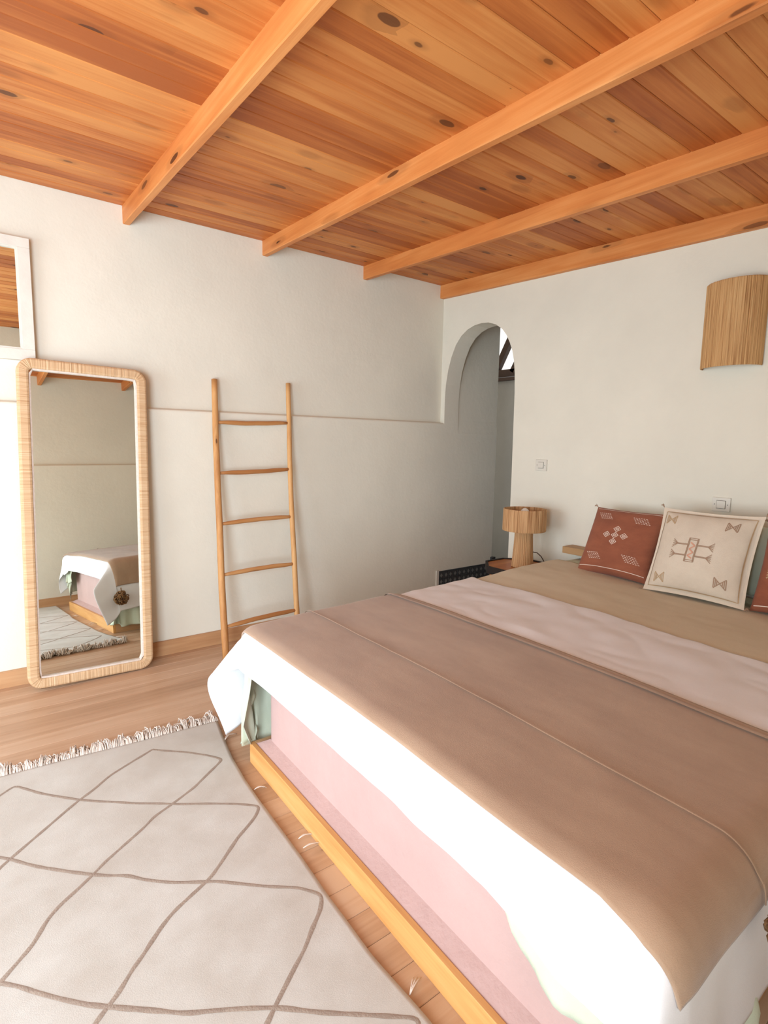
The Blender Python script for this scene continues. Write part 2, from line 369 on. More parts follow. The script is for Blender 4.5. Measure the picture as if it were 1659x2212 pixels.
# tiled skirting along the passage
ts = struct(box('trim_1', -.016, .68, -.056, -.0505, 0, .252, 'tile'))
box('end_strip', -.044, -.016, -.060, -.0502, 0, .262, 'plastic', ts)
TW = .058
me = bpy.data.meshes.new('tile'); b_ = .0022; hh = TW/2-.0012; dd = .021; yy = -.003
V = [(-hh, 0, -hh), (hh, 0, -hh), (hh, 0, hh), (-hh, 0, hh), (-hh+b_, yy, -hh+b_), (hh-b_, yy, -hh+b_), (hh-b_, yy, hh-b_), (-hh+b_, yy, hh-b_), (0, yy, -dd), (dd*.8, yy, 0), (0, yy, dd), (-dd*.8, yy, 0)]
me.from_pydata(V, [], [(0, 1, 5, 4), (1, 2, 6, 5), (2, 3, 7, 6), (3, 0, 4, 7), (4, 5, 9, 8), (5, 6, 10, 9), (6, 7, 11, 10), (7, 4, 8, 11), (8, 9, 10, 11)])
me.polygons.foreach_set('material_index', [0]*8+[1]); me.materials.append(M['tile']); me.materials.append(M['tile_diamond'])
for r in range(4):
    for c in range(12):
        o = bpy.data.objects.new('tile', me); COL.objects.link(o); o.parent = ts; o.location = (-.013+TW*(c+.5), -.0562, .252-.012-TW*(r+.5))
struct(box('trim_2', .672, .72, -.075, .05, 0, .31, 'tile'))

# ================================================================== WALL MIRROR (white frame, top left)
fx1, fx0, fz0, fz1, fw = -3.056, -3.70, 1.815, 2.452, .058
wm = empty('wall_mirror', ((fx0+fx1)/2, -.001, fz0)); yb, yf = -.001, -.046
for nm, a in (('frame_rail', (fx0, fx1, fz0, fz0+fw)), ('frame_rail', (fx0, fx1, fz1-fw+.008, fz1)), ('frame_stile', (fx0, fx0+fw, fz0+fw, fz1-fw+.008)), ('frame_stile', (fx1-fw, fx1, fz0+fw, fz1-fw+.008))):
    box(nm, a[0], a[1], yf, yb, a[2], a[3], 'white_paint', wm, bevel=.002)
i0, i1, j0, j1 = fx0+fw, fx1-fw, fz0+fw, fz1-fw+.008
for a in ((i0, i1, j0, j0+.008), (i0, i1, j1-.008, j1), (i0, i0+.008, j0+.008, j1-.008), (i1-.008, i1, j0+.008, j1-.008)):
    box('inner_bead', a[0], a[1], yf+.004, yf+.02, a[2], a[3], 'white_paint', wm, bevel=.001)
box('mirror_glass', i0, i1, yf+.018, yf+.024, j0, j1, 'mirror', wm)
tag(wm, 'small wall mirror with a white painted wooden frame reflecting the ceiling', 'mirror')

# ================================================================== LEANING MIRROR
def mirror_thing():
    # local: a = along x, h = up the lean, n = out of the glass
    bl, br = np.array((-3.205, -.212, 0)), np.array((-2.545, -.206, 0)); lean_k = .1
    Wd = .655; Hh = 1.807; tilt = math.radians(3.85); R = .075; fwid, th = .058, .042
    root = empty('floor_mirror', (-2.845, -.21, 0))
    yaw = math.radians(1.0)
    ex = Vector((math.cos(yaw), math.sin(yaw), 0)); up = Vector((0, math.sin(tilt), math.cos(tilt))); up = (up-ex*up.dot(ex)).normalized(); nn = ex.cross(up)
    # photo: foot of the frame at x -3.21..-2.54, top at -3.14..-2.48 -> a slight roll of the frame in its plane
    roll = math.radians(-1.5); a_ = ex*math.cos(roll)+up*math.sin(roll); h_ = -ex*math.sin(roll)+up*math.cos(roll)
    org = Vector((-2.872, -.198, .011))
    def P(a, h, n): return org+a_*a+h_*h+nn*n
    path = []
    def arc(cx, cy, r, a0, a1, n=10): return [(cx+r*math.cos(t), cy+r*math.sin(t)) for t in np.linspace(a0, a1, n)]
    hw = Wd/2
    def rr(r, ins, n=10):
        x, t_, bt = hw-ins, Hh-ins, ins
        pts = []
        for (cx, cy, a0) in ((x-r, bt+r, -math.pi/2), (x-r, t_-r, 0), (-x+r, t_-r, math.pi/2), (-x+r, bt+r, math.pi)):
            pts += arc(cx, cy, r, a0, a0+math.pi/2, n)
        return pts
    # densify the straight sides so that the wrapping can have relief
    prof = [(0.0, 0.0), (.0, -.03), (.004, -.037), (.012, -.041), (.044, -.041), (.053, -.037), (.058, -.03), (.058, -.012)]
    # outline resampled by length
    def resample(pts, N):
        p = np.array(pts+[pts[0]]); s = np.concatenate(([0], np.cumsum(np.linalg.norm(np.diff(p, axis=0), axis=1)))); t = np.linspace(0, s[-1], N, endpoint=False)
        return np.stack([np.interp(t, s, p[:, 0]), np.interp(t, s, p[:, 1])], 1), s[-1]
    N = 900
    outer, Lp = resample(rr(R, 0, 14), N)
    # matching inner outline: offset along the normal with a small inner radius
    ctr = outer.copy(); V = []; UV = []
    tang = np.roll(outer, -1, 0)-np.roll(outer, 1, 0); tang /= np.linalg.norm(tang, axis=1)[:, None]
    nor = np.stack([-tang[:, 1], tang[:, 0]], 1)
    for i in range(N+1):
        k = i % N; j = rng.normal()*.0006 if i < N else 0
        for q, (ins, dep) in enumerate(prof):
            p = outer[k]+nor[k]*ins
            V.append(P(p[0], p[1], -dep+(j if 1 < q < 6 else 0))); UV.append((i*Lp/N, ins+abs(dep)))
    m_ = len(prof); Fc = [(i*m_+j, i*m_+j+1, (i+1)*m_+j+1, (i+1)*m_+j) for i in range(N) for j in range(m_-1)]
    fo = obj('frame', V, Fc, 'raffia_frame', root, smooth=False, uv=UV); me = fo.data
    bm = bmesh.new(); bm.from_mesh(me); bmesh.ops.recalc_face_normals(bm, faces=bm.faces); bm.to_mesh(me); bm.free()
    # pale inner lip
    il, _ = resample(rr(.018, .056, 8), 120); il2, _ = resample(rr(.012, .064, 8), 120)
    V = [P(p[0], p[1], .034) for p in il]+[P(p[0], p[1], .030) for p in il2]+[P(p[0], p[1], .014) for p in il2]
    n = 120; Fc = [(r*n+i, r*n+(i+1) % n, (r+1)*n+(i+1) % n, (r+1)*n+i) for r in range(2) for i in range(n)]
    obj('inner_lip', V, Fc, 'thread_lip' if 'thread_lip' in M else 'fringe', root)
    g = rr(.012, .056, 8)
    n = len(g); obj('mirror_glass', [P(a, h, .016) for a, h in g]+[P(a, h, .006) for a, h in g], [tuple(range(n))]+[tuple(range(2*n-1, n-1, -1))]+[(i, (i+1) % n, n+(i+1) % n, n+i) for i in range(n)], 'mirror', root)
    g = rr(.06, .004, 8); n = len(g)
    obj('backing', [P(a, h, .004) for a, h in g]+[P(a, h, -.001) for a, h in g], [tuple(range(n))]+[tuple(range(2*n-1, n-1, -1))]+[(i, (i+1) % n, n+(i+1) % n, n+i) for i in range(n)], 'head_wood', root)
    tag(root, 'tall full-length mirror in a rounded raffia-wrapped frame leaning on the wall', 'mirror')
mirror_thing()

# ================================================================== LADDER
def ladder():
    root = empty('wooden_ladder', (-1.86, -.34, 0))
    def rail(px, r0, r1, seed):
        P = [lean(a, b, -.35, .175) for a, b in px]; d = P[-1]-P[-2]; P.append(P[-1]+d*((P[-1][2]-.004)/(-d[2])))
        P = np.array(P); zz = np.linspace(P[0][2], P[-1][2], 26)
        Q = [(np.interp(-z, -P[:, 2], P[:, 0])+.003*nz(z*3, seed), np.interp(-z, -P[:, 2], P[:, 1]), z) for z in zz]
        rad = [r0+(r1-r0)*i/25+.0014*nz(i*.6, seed+9) for i in range(26)]
        MB().tube(Q, rad, 12).build('rail', 'ladder_wood', root, smooth=True)
    rail([(463, 819.5), (466.5, 953.6), (471.2, 1069), (477.2, 1214), (484, 1358), (486.5, 1395)], .0195, .0225, 1)
    rail([(622.3, 828.5), (624.8, 953.6), (628.5, 1069), (636, 1214), (640.5, 1315)], .0165, .019, 5)
    for k, (a, b) in enumerate((((470, 912.5), (620, 914)), ((475, 1022), (625, 1013.5)), ((478, 1132), (630, 1116)), ((483, 1242), (636, 1217.5)), ((489, 1354), (643, 1317)))):
        A, B = lean(*a, -.35, .175), lean(*b, -.35, .175); Q = []; rad = []
        for i in range(14):
            t_ = i/13; p = A+(B-A)*t_; bow = math.sin(math.pi*t_)
            Q.append((p[0], p[1], p[2]+.006*bow*(1 if k > 1 else -.6)+.003*nz(t_*4, k*5.)))
            rad.append(.0095+.0055*min(1, bow*1.8)+.0008*nz(t_*6, k+40.))
        MB().tube(Q, rad, 10).build('rung', 'rung_wood', root, smooth=True)
    tag(root, 'rustic peeled-branch ladder with five rungs leaning against the wall', 'ladder')
ladder()

# ================================================================== BED
def shx(x, y): return x+.0196*(y+1.525)            # the bed stands a degree off square
XF, XH = -2.43, -.02                               # start of the roll at the foot, head end
YL, YR = -1.525, -3.265                            # start of the roll at the two sides
RR = .07
def ztop(x, y):
    t_ = min(1, max(0, (x-XF)/(1.4))); e = .012*math.sin(math.pi*min(1, max(0, (YL-y)/(YL-YR))))
    h_ = min(1, max(0, (x+1.15)/.6)); g_ = min(1, max(0, (-1.55-y)/.9)); return .590+.038*t_**.8+e*(1-h_)+(.026-.036*g_*g_*(3-2*g_))*h_*h_*(3-2*h_)
def roll1(s, R):
    if s <= 0: return s, 0.0
    if s < R*math.pi/2: a = s/R; return R*math.sin(a), R*(1-math.cos(a))
    return R, R+s-R*math.pi/2
def drape(x, y, off, ear=38, flare=.04):
    """flat cloth point (x, y) laid over the bed -> place; x < XF hangs at the foot, y > YL / y < YR at the sides"""
    a = XF-x; sgn = 0
    if y > YL: b = y-YL; sgn = 1; ye = YL
    elif y < YR: b = YR-y; sgn = -1; ye = YR
    else: b = 0; ye = y
    R = RR+off; xt = max(x, XF); z0 = ztop(xt, ye)+off
    if a <= 0 and b <= 0: return shx(x, y), y, z0
    if a > 0 and b <= 0:
        o, d = roll1(a, R); o += flare*max(0, a-R*1.57); return shx(XF-o, y), y, z0-d
    if a <= 0:
        o, d = roll1(b, R); o += flare*max(0, b-R*1.57); return shx(x, ye+sgn*o), ye+sgn*o, z0-d
    r = math.hypot(a, b); th = math.atan2(b, a); o, d = roll1(r, R)
    L = max(0, r-R*1.2); tt = th/(math.pi/2)
    bump = math.sin(math.pi*min(1, tt))**4
    al = math.radians(ear if sgn > 0 else ear*.3)*bump
    ex = L*math.sin(al); d -= L*(1-math.cos(al))
    o += flare*max(0, r-R*1.57)
    px = XF-o*math.cos(th)-ex*(.92); py = ye+sgn*(o*math.sin(th)+ex*.25)
    return shx(px, py), py, z0-d
def sheet(name, xs, ys, off, mat, fn=None, rmax=9, wx=None, fold=.02, ear=38, wr=0.0, seed=0.0, th=.003, mask=None, flare=.04):
    V = []; n, m_ = len(xs), len(ys)
    for i in range(n):
        for j in range(m_):
            x, y = (xs[i], ys[j]) if fn is None else fn(xs[i], ys[j], i/(n-1), j/(m_-1))
            aa, bb = XF-x, max(y-YL, YR-y)
            if aa > 0 and bb > 0 and math.hypot(aa, bb) > rmax:
                k_ = rmax/math.hypot(aa, bb); x = XF-aa*k_; y = YL+bb*k_ if y > YL else YR-bb*k_
            p = list(drape(x, y, off, ear, flare))
            hang = max(0, XF-x, y-YL, YR-y)
            w_ = .004*nz(x*4, y*2.2, 5.)
            g_ = 1.0 if wx is None else min(1, max(0, (x-wx)/.1))
            w_ += wr*g_*abs(nz(x*4+seed, y*2.2, seed)+.5*nz(x*9, y*7+seed, seed+3))
            if hang > .12:
                k = min(1, (hang-.12)/.25)
                fold_ = nz((y if XF-x > .05 else x)*(7 if fold < .05 else 13)+seed, 2.3+hang*(0 if fold < .05 else 3), seed)*fold*k
                if XF-x > max(y-YL, YR-y): p[0] -= fold_+abs(w_)*.5
                else: p[1] += (fold_+abs(w_)*.5)*(1 if y > YL else -1)
            else: p[2] += w_
            V.append(p)
    o = obj(name, V, gridf(n, m_), mat, None, smooth=True)
    solid(o, th, 1 if th > 0 else -1); return o
# platform
bed = empty('bed_platform', (-1.22, -2.41, 0))
def shbox(name, x0, x1, y0, y1, z0, z1, mat, parent, bevel=.004):
    mb = MB().box(min(x0, x1), max(x0, x1), min(y0, y1), max(y0, y1), z0, z1); mb.v = [(shx(x, y) if x < -.3 else x, y, z) for x, y, z in mb.v]
    return mb.build(name, mat, parent, bevel=bevel, segs=3)
pb = shbox('plinth', -2.405, -.005, -1.585, -3.22, .0, .435, 'pink', bed, .02)
# sloping plaster foot between the plinth and the boards
mb = MB(); V = []
loop_o = [(-2.457, -1.545), (-2.457, -3.26), (-.01, -3.26), (-.01, -1.545)]; loop_i = [(-2.403, -1.587), (-2.403, -3.218), (-.01, -3.218), (-.01, -1.587)]
mb.add([(shx(x, y), y, .088) for x, y in loop_o]+[(shx(x, y), y, .112) for x, y in loop_i], [(0, 1, 5, 4), (1, 2, 6, 5), (2, 3, 7, 6), (3, 0, 4, 7)]); mb.build('plaster_foot', 'pink', bed)
shbox('foot_board', -2.475, -2.455, -1.527, -3.28, 0, .092, 'base_wood_y', bed, .002)
shbox('side_board', -2.4545, -.01, -1.527, -1.547, 0, .092, 'base_wood', bed, .002)
shbox('side_board', -2.4545, -.01, -3.26, -3.28, 0, .092, 'base_wood', bed, .002)
tag(bed, 'pink plastered bed platform edged with pine boards under the bedding', 'bed')
mt = shbox('mattress', -2.42, -.03, -1.50, -3.29, .437, .578, 'white_cloth', None, .04); tag(mt, 'mattress hidden under the bedding on the pink platform', 'mattress')
# sage green bottom sheet, longer at the corners and sides
XFg = lambda y: .0
def green_fn(x, y, s, t_):
    # x param: 0 at hem (foot), rises to the head
    e = .12+.185*max(0, min(1, (-2.94-y)/.1))+.40*max(0, min(1, (y+1.60)/.05))+.03*nz(y*11, 4.)
    xf = XF-e; return xf+(-.03-xf)*s, y
gs = sheet('bottom_sheet', np.linspace(0, 1, 150), np.concatenate([np.linspace(YR-.42, YR, 26), np.linspace(YR, YL, 90)[1:], np.linspace(YL, YL+.56, 40)[1:]]), -.014, 'green_cloth',
           fn=lambda x, y, s, t_: green_fn(x, y, s, t_), ear=4, wr=.0, fold=.07, seed=2.2, th=.002, flare=-.05, rmax=.53)
tag(gs, 'pale sage green bottom sheet peeking out below the white sheet at the bed foot', 'sheet')
# khaki coverlet
def kh_fn(x, y, s, t_): return x, y
ks = sheet('coverlet', np.linspace(-1.75, -.30, 80), np.concatenate([np.linspace(YR-.36, YR, 20), np.linspace(YR, YL, 80)[1:], np.linspace(YL, YL+.36, 20)[1:]]), .004, 'khaki', wr=.006, wx=-1.06, seed=5.1, th=.004)
tag(ks, 'khaki coverlet over the head half of the bed below the cushions', 'bedspread')
# white top sheet
def wh_fn(x, y, s, t_):
    head = -1.10-.03*nz(y*2.5, 1.)-.012*nz(y*9, 2.)-.03*max(0, (-2.2-y))
    hem = XF-(.212+.004*nz(y*3, 8.)+.05*max(0, min(1, (-2.95-y)/.2)))
    return hem+(head-hem)*s, y
def side_len(s): return .50-.10*s
wl = np.linspace(0, 1, 44)
def wh2(x, y, s, t_):
    x, _ = wh_fn(x, y if y <= YL else YL, s, t_)
    if y > YL: y = YL+(y-YL)*(1.0-.10*min(1, s/.14)-.12*s)
    return x, y
ss = np.concatenate([np.linspace(0, .25, 50), np.linspace(.25, .62, 40)[1:], np.linspace(.62, 1, 70)[1:]])
wsx = sheet('top_sheet', ss, np.concatenate([np.linspace(YR-.40, YR, 36), np.linspace(YR, YL, 120)[1:], np.linspace(YL, YL+.52, 46)[1:]]), .012, 'white_cloth',
            fn=lambda x, y, s, t_: wh2(x, y, x, t_), ear=40, wr=.012, wx=-1.66, seed=9.4, th=.003)
tag(wsx, 'white cotton top sheet hanging over the foot of the bed', 'sheet')
# camel wool blanket across the foot
def bl_fn(x, y, s, t_):
    head = -1.655+.006*nz(y*3, 3.); hem = XF-.062-.02*max(0, min(1, (-3.2-y)/.1)); return hem+(head-hem)*s, y
bk = sheet('wool_blanket', np.linspace(0, 1, 90), np.concatenate([np.linspace(YR-.16, YR, 30), np.linspace(YR, YL, 110)[1:], np.linspace(YL, YL+.27, 30)[1:]]), .021, 'brown',
           fn=lambda x, y, s, t_: bl_fn(x, y, x, t_), ear=10, wr=.003, seed=13.7, th=.007)
tag(bk, 'camel brown wool blanket laid across the foot of the bed', 'blanket')
# raised woven seams on the blanket
for xx, wd_, nm in ((-2.165, .006, 'seam'), (-1.70, .018, 'border_stripe')):
    ysx = np.linspace(YR-.15, YL+.2, 160); V = []
    for y in ysx:
        for k, dz in ((-1, .0), (0, .0022), (1, .0)):
            p = list(drape(xx+k*wd_/2+.004*nz(y*3, 3.), y, .021)); q = .004*nz(xx*4, y*2.2, 5.)+.003*abs(nz(xx*4+13.7, y*2.2, 13.7)+.5*nz(xx*9, y*7+13.7, 16.7))
            if YR-.1 < y < YL+.1: p[2] += q+.0072+dz
            else: p[1] += (.0072+dz)*(1 if y > YL else -1)
            V.append(p)
    obj(nm, V, gridf(len(ysx), 3), 'brown', bk, smooth=True)
def tassel(p, r, parent):
    mb = MB(); p = Vector(p)
    mb.tube([p+Vector((0, 0, r*1.5)), p+Vector((.002, 0, r*.7))], .004, 6)
    bmx = bmesh.new(); bmesh.ops.create_icosphere(bmx, subdivisions=2, radius=r*.72)
    mb.add([p+Vector(v.co) for v in bmx.verts], [[v.index for v in f.verts] for f in bmx.faces]); bmx.free()
    rd = random.Random(int(p.x*1e4))
    for i in range(70):
        d = Vector((rd.gauss(0, 1), rd.gauss(0, 1), rd.gauss(0, 1))).normalized(); e = d.orthogonal().normalized(); e.rotate(Matrix.Rotation(rd.uniform(0, 6.28), 3, d))
        mb.tube([p+d*r*.62-e*r*.35, p+d*r*.95-e*r*.2, p+d*r*1.04+e*r*.05, p+d*r*.9+e*r*.28, p+d*r*.6+e*r*.36], r*.07, 5)
    o = mb.build('tassel', 'tassel', parent, smooth=True); o['label'] = 'looped wool tassel at the blanket corner'; return o
tassel((-2.43, -1.372, .30), .055, bk); tassel((-1.8, -1.372, .31), .055, bk); tassel((-2.215, -3.405, .50), .034, bk)

# pillows and cushions
def cushion(name, bc, tc, wdt, T, mat, label, cat='cushion', rollv=0.0, n=30, pinch=.05, flange=0.0):
    bc, tc = Vector(bc), Vector(tc); up = (tc-bc); hh = up.length; up.normalize()
    right = Vector((0, -1, rollv)); right = (right-up*right.dot(up)).normalized(); nn = up.cross(right).normalized()
    if nn.x > 0: nn = -nn
    root = empty(name, tuple(bc)); c = (bc+tc)/2
    def fp(u, v, s=1, lift=0.0):
        au, av = abs(u), abs(v)
        uu = u*(1-pinch*(1-v*v)) ; vv = v*(1-pinch*(1-u*u)*.9)
        e = 1-flange; iu, iv = min(1, au/e), min(1, av/e)
        t_ = T*max(0, (1-iu**2.2)*(1-iv**2.2))**.45*(1-.15*v)
        t_ += .004*nz(u*3+bc.y*9, v*3, s*3.)*min(1, t_*30)
        return c+right*(uu*wdt/2)+up*(vv*hh/2)+nn*(s*t_+lift)
    V = []; Fc = []
    g = np.sin(np.linspace(-math.pi/2, math.pi/2, n))
    for s in (1, -1):
        b0 = len(V)
        for u in g:
            for v in g: V.append(fp(u, v, s))
        for q in gridf(n, n): Fc.append(tuple(b0+i for i in (q if s > 0 else q[::-1])))
    me = bpy.data.meshes.new('cover'); me.from_pydata([tuple(v) for v in V], [], Fc)
    bm = bmesh.new(); bm.from_mesh(me); bmesh.ops.remove_doubles(bm, verts=bm.verts[:], dist=.0004); bmesh.ops.recalc_face_normals(bm, faces=bm.faces); bm.to_mesh(me); bm.free()
    link('cover', me, mat, root, smooth=True); tag(root, label, cat)
    return root, fp
def ribbons(fp, segs, w, lift=.0018):
    mb = MB()
    for (u0, v0), (u1, v1) in segs:
        du, dv = u1-u0, v1-v0; l = math.hypot(du, dv) or 1; a, b = -dv/l*w/2, du/l*w/2; k = max(1, int(l/.12))
        pts = []
        for i in range(k+1):
            t_ = i/k; u, v = u0+du*t_, v0+dv*t_; pts += [fp(u+a, v+b, 1, lift), fp(u-a, v-b, 1, lift)]
        mb.add(pts, [(2*i, 2*i+1, 2*i+3, 2*i+2) for i in range(k)])
    return mb
def corner_tassels(root, fp, mat):
    for u, v in ((-1, 1), (1, 1), (-1, -1), (1, -1)):
        p = fp(u, v); mb = MB()
        for k in range(5):
            d = Vector((random.uniform(-.4, .2), -u*random.uniform(.3, 1), v*random.uniform(.1, 1) if v > 0 else random.uniform(-.1, .25))).normalized()*.022
            mb.tube([p, p+d*.5+Vector((0, 0, .002*k)), p+d], .0016, 5)
        mb.build('corner_tassel', mat, root)
pw, _ = cushion('pillow', (-.20, -2.03, .652), (-.115, -2.03, 1.01), .66, .05, 'green_cloth', 'pale sage pillow standing against the wall behind the left rust cushion', 'pillow')
pw, _ = cushion('pillow', (-.20, -2.84, .652), (-.115, -2.84, 1.01), .70, .05, 'green_cloth', 'pale sage pillow against the wall behind the cream cushion', 'pillow')
ru, fp = cushion('cushion', (-.39, -1.942, .640), (-.20, -1.940, 1.024), .440, .080, 'rust', 'rust brown cushion with white woven diamonds, left of the cream one', rollv=-.045)
def dash_patch(cu, cv, nx=6, ny=5, sx=.066, sv=.042, sk=.033):
    return [((cu+(i-(nx-1)/2)*sx+(j-(ny-1)/2)*-sk-.02, cv+(j-(ny-1)/2)*sv+.010*0-(i-(nx-1)/2)*.0), (cu+(i-(nx-1)/2)*sx+(j-(ny-1)/2)*-sk+.02, cv+(j-(ny-1)/2)*sv)) for i in range(nx) for j in range(ny)]
for cu, cv in ((-.56, .70), (.50, .66), (-.52, -.56), (.55, -.52)):
    ribbons(fp, dash_patch(cu, cv), .014).build('embroidered_patch', 'thread_white', ru)
for cu, cv in ((-.05, .31), (-.31, .11), (-.05, .11), (.21, .11), (-.05, -.09)):
    sg = []
    for r in (.105, .05):
        q = [(cu-r, cv), (cu, cv+r*.85), (cu+r, cv), (cu, cv-r*.85)]; sg += [(q[i], q[(i+1) % 4]) for i in range(4)]
    sg.append(((cu-.02, cv), (cu+.02, cv))); ribbons(fp, sg, .015).build('embroidered_diamond', 'thread_white', ru)
ribbons(fp, [((-.93, -.86), (.93, -.86))], .014).build('piping', 'thread_white', ru); ribbons(fp, [((-.93, .93), (.93, .93))], .012).build('piping', 'thread_white', ru)
corner_tassels(ru, fp, 'thread_brown')
cr, fp = cushion('cushion', (-.455, -2.425, .634), (-.275, -2.420, 1.074), .495, .084, 'cream', 'cream cushion with a tan embroidered emblem between two rust cushions', rollv=-.03, flange=.07)
def xmot(cu, cv, s=.11):
    sg = [((cu-s, cv+s), (cu+s, cv-s)), ((cu-s, cv-s), (cu+s, cv+s))]
    for k in (.45, .72, 1.0): sg += [((cu-s*k, cv+s*k*.9), (cu-s*k, cv-s*k*.9)), ((cu+s*k, cv+s*k*.9), (cu+s*k, cv-s*k*.9))]
    return sg
for k, (cu, cv) in enumerate(((-.72, .70), (.55, .66), (-.66, -.70), (.58, -.62))):
    ribbons(fp, xmot(cu, cv), .018).build('embroidered_cross', 'thread_tan' if k % 2 == 0 else 'thread_brown', cr)
c0 = -.08
sg = [((c0-.10, .28), (c0+.10, .28)), ((c0-.10, .24), (c0+.10, .24)), ((c0-.10, -.24), (c0+.10, -.24)), ((c0-.10, -.28), (c0+.10, -.28)), ((c0-.10, .28), (c0-.10, -.28)), ((c0+.10, .28), (c0+.10, -.28)), ((c0-.08, .28), (c0-.08, -.28)), ((c0+.08, .28), (c0+.08, -.28))]
for v in (.13, -.13):
    for s in (-1, 1):
        sg += [((c0+s*.10, v), (c0+s*.36, v)), ((c0+s*.10, v-.02), (c0+s*.36, v-.02))]
        for k in (-.10, -.05, 0, .05, .10): sg.append(((c0+s*.32, v-.01), (c0+s*.43, v-.01+k)))
ribbons(fp, sg, .016).build('embroidered_emblem', 'thread_brown', cr)
zz = [(c0-.05, .18), (c0+.05, .10), (c0-.05, .02), (c0+.05, -.06), (c0-.05, -.14), (c0+.05, -.2)]
ribbons(fp, list(zip(zz[:-1], zz[1:])), .03).build('embroidered_zigzag', 'thread_pink', cr)
e = .90; sq = [(-e, -e), (-e, e), (e, e), (e, -e)]
ribbons(fp, [(sq[i], sq[(i+1) % 4]) for i in range(4)], .016).build('flange_seam', 'thread_tan', cr)
corner_tassels(cr, fp, 'thread_brown')
ru2, fp = cushion('cushion', (-.40, -2.905, .632), (-.22, -2.895, 1.05), .45, .080, 'rust', 'rust brown cushion with tan embroidery at the right edge of the picture', rollv=-.03)
for v in (.28, -.18):
    sg = [((-.62, v), (-.30, v))]+[((-.62, v), (-.80, v+k)) for k in (-.12, -.06, 0, .06, .12)]
    ribbons(fp, sg, .03).build('embroidered_fan', 'thread_tan', ru2)
ribbons(fp, [((-.93, -.90), (.93, -.90))], .018).build('piping', 'thread_white', ru2)
corner_tassels(ru2, fp, 'thread_brown')
hs = box('wall_shelf', -.115, -.001, -1.412, -1.625, .668, .714, 'head_wood', None, bevel=.002)
tag(hs, 'low wooden shelf on the wall between the table lamp and the cushions', 'shelf')

# ================================================================== BEDSIDE TABLE AND LAMP
TZ = .548; tc = (-.27, -1.165)
tb = empty('bedside_table', (tc[0], tc[1], 0))
def octo(r, z0, z1, mb, mi=0, rot=math.pi/8):
    V = [(tc[0]+r*math.cos(rot+k*math.pi/4), tc[1]+r*math.sin(rot+k*math.pi/4), z) for z in (z0, z1) for k in range(8)]
    return mb.add(V, [tuple(range(7, -1, -1)), tuple(range(8, 16))]+[(k, (k+1) % 8, 8+(k+1) % 8, 8+k) for k in range(8)], mi)
octo(.235, TZ-.022, TZ-.001, MB()).build('table_top', 'table_wood', tb, bevel=.003)
V = []; 
mb = MB()
for k in range(8):
    a0, a1 = math.pi/8+k*math.pi/4, math.pi/8+(k+1)*math.pi/4
    pts = []
    for r in (.232, .250):
        for a in (a0, a1):
            for z in (TZ-.045, TZ+.006): pts.append((tc[0]+r*math.cos(a), tc[1]+r*math.sin(a), z))
    mb.add(pts, [(0, 1, 3, 2), (4, 6, 7, 5), (1, 5, 7, 3), (0, 2, 6, 4)])
mb.build('table_rim', 'dark', tb)
for k in range(8):
    a = math.pi/8+k*math.pi/4; c_, s_ = math.cos(a), math.sin(a)
    MB().tube([(tc[0]+.195*c_, tc[1]+.195*s_, 0.001), (tc[0]+.195*c_, tc[1]+.195*s_, TZ-.022)], .018, 8).build('leg', 'table_wood', tb)
tag(tb, 'low octagonal wooden bedside table with a dark rim carrying the table lamp', 'table')
lx, ly = -.27, -1.197
lp = empty('table_lamp', (lx, ly, TZ))
def strandcyl(name, prof, N, jit, mat, parent, cx, cy, cap=False, seed=0, yscale=1.0, ang=(0, 2*math.pi), closed=True):
    r_ = np.random.default_rng(seed); off = r_.normal(size=N)*jit; V = []
    for r, z in prof:
        for k in range(N):
            a = ang[0]+(ang[1]-ang[0])*k/(N if closed else N-1); rr_ = r+off[k]*(1+.3*math.sin(z*40+k))
            V.append((rr_*math.cos(a)*yscale, rr_*math.sin(a), z))
    m_ = len(prof); Fc = []
    for i in range(m_-1):
        for k in range(N if closed else N-1): Fc.append((i*N+k, i*N+(k+1) % N, (i+1)*N+(k+1) % N, (i+1)*N+k))
    o = obj(name, V, Fc, mat, None); o.location = (cx, cy, 0)
    if parent is not None: o.parent = parent; o.matrix_parent_inverse = Matrix.Translation(-Vector(parent.location))
    return o
strandcyl('base', [(.076, TZ+.001), (.072, TZ+.05), (.066, TZ+.14), (.062, TZ+.22), (.061, .83), (.02, .832)], 90, .0016, 'raffia_lamp', lp, lx, ly, seed=3)
sh = strandcyl('shade', [(.147, .808), (.149, .815), (.148, .952), (.146, .962), (.142, .962), (.141, .952), (.141, .815), (.143, .808), (.147, .808)], 150, .0011, 'raffia_lamp', lp, lx, ly, seed=4)
bmx = bmesh.new(); bmesh.ops.create_uvsphere(bmx, u_segments=18, v_segments=12, radius=.032)
for v in bmx.verts: v.co = Vector((v.co.x+lx, v.co.y+ly, v.co.z*1.15+.93))
me = bpy.data.meshes.new('bulb'); bmx.to_mesh(me); bmx.free(); link('bulb', me, 'bulb', lp, True)
MB().tube([(lx, ly, .83), (lx, ly, .885)], .016, 10).build('bulb_socket', 'plastic', lp, smooth=True)
mb = MB()
for a in (.5, 2.6, 4.7): mb.tube([(lx+.015*math.cos(a), ly+.015*math.sin(a), .84), (lx+.14*math.cos(a), ly+.14*math.sin(a), .84)], .002, 6)
mb.build('shade_ring', 'metal', sh)
MB().tube([(lx+.03, ly-.062, .66), (lx+.05, ly-.085, .655), (lx+.07, ly-.105, .63), (lx+.09, ly-.12, .59), (lx+.10, ly-.125, .555), (lx+.1, ly-.128, TZ+.004)], .0035, 8).build('cable', 'cable', lp, smooth=True)
tag(lp, 'small raffia table lamp with a drum shade on the bedside table', 'lamp')

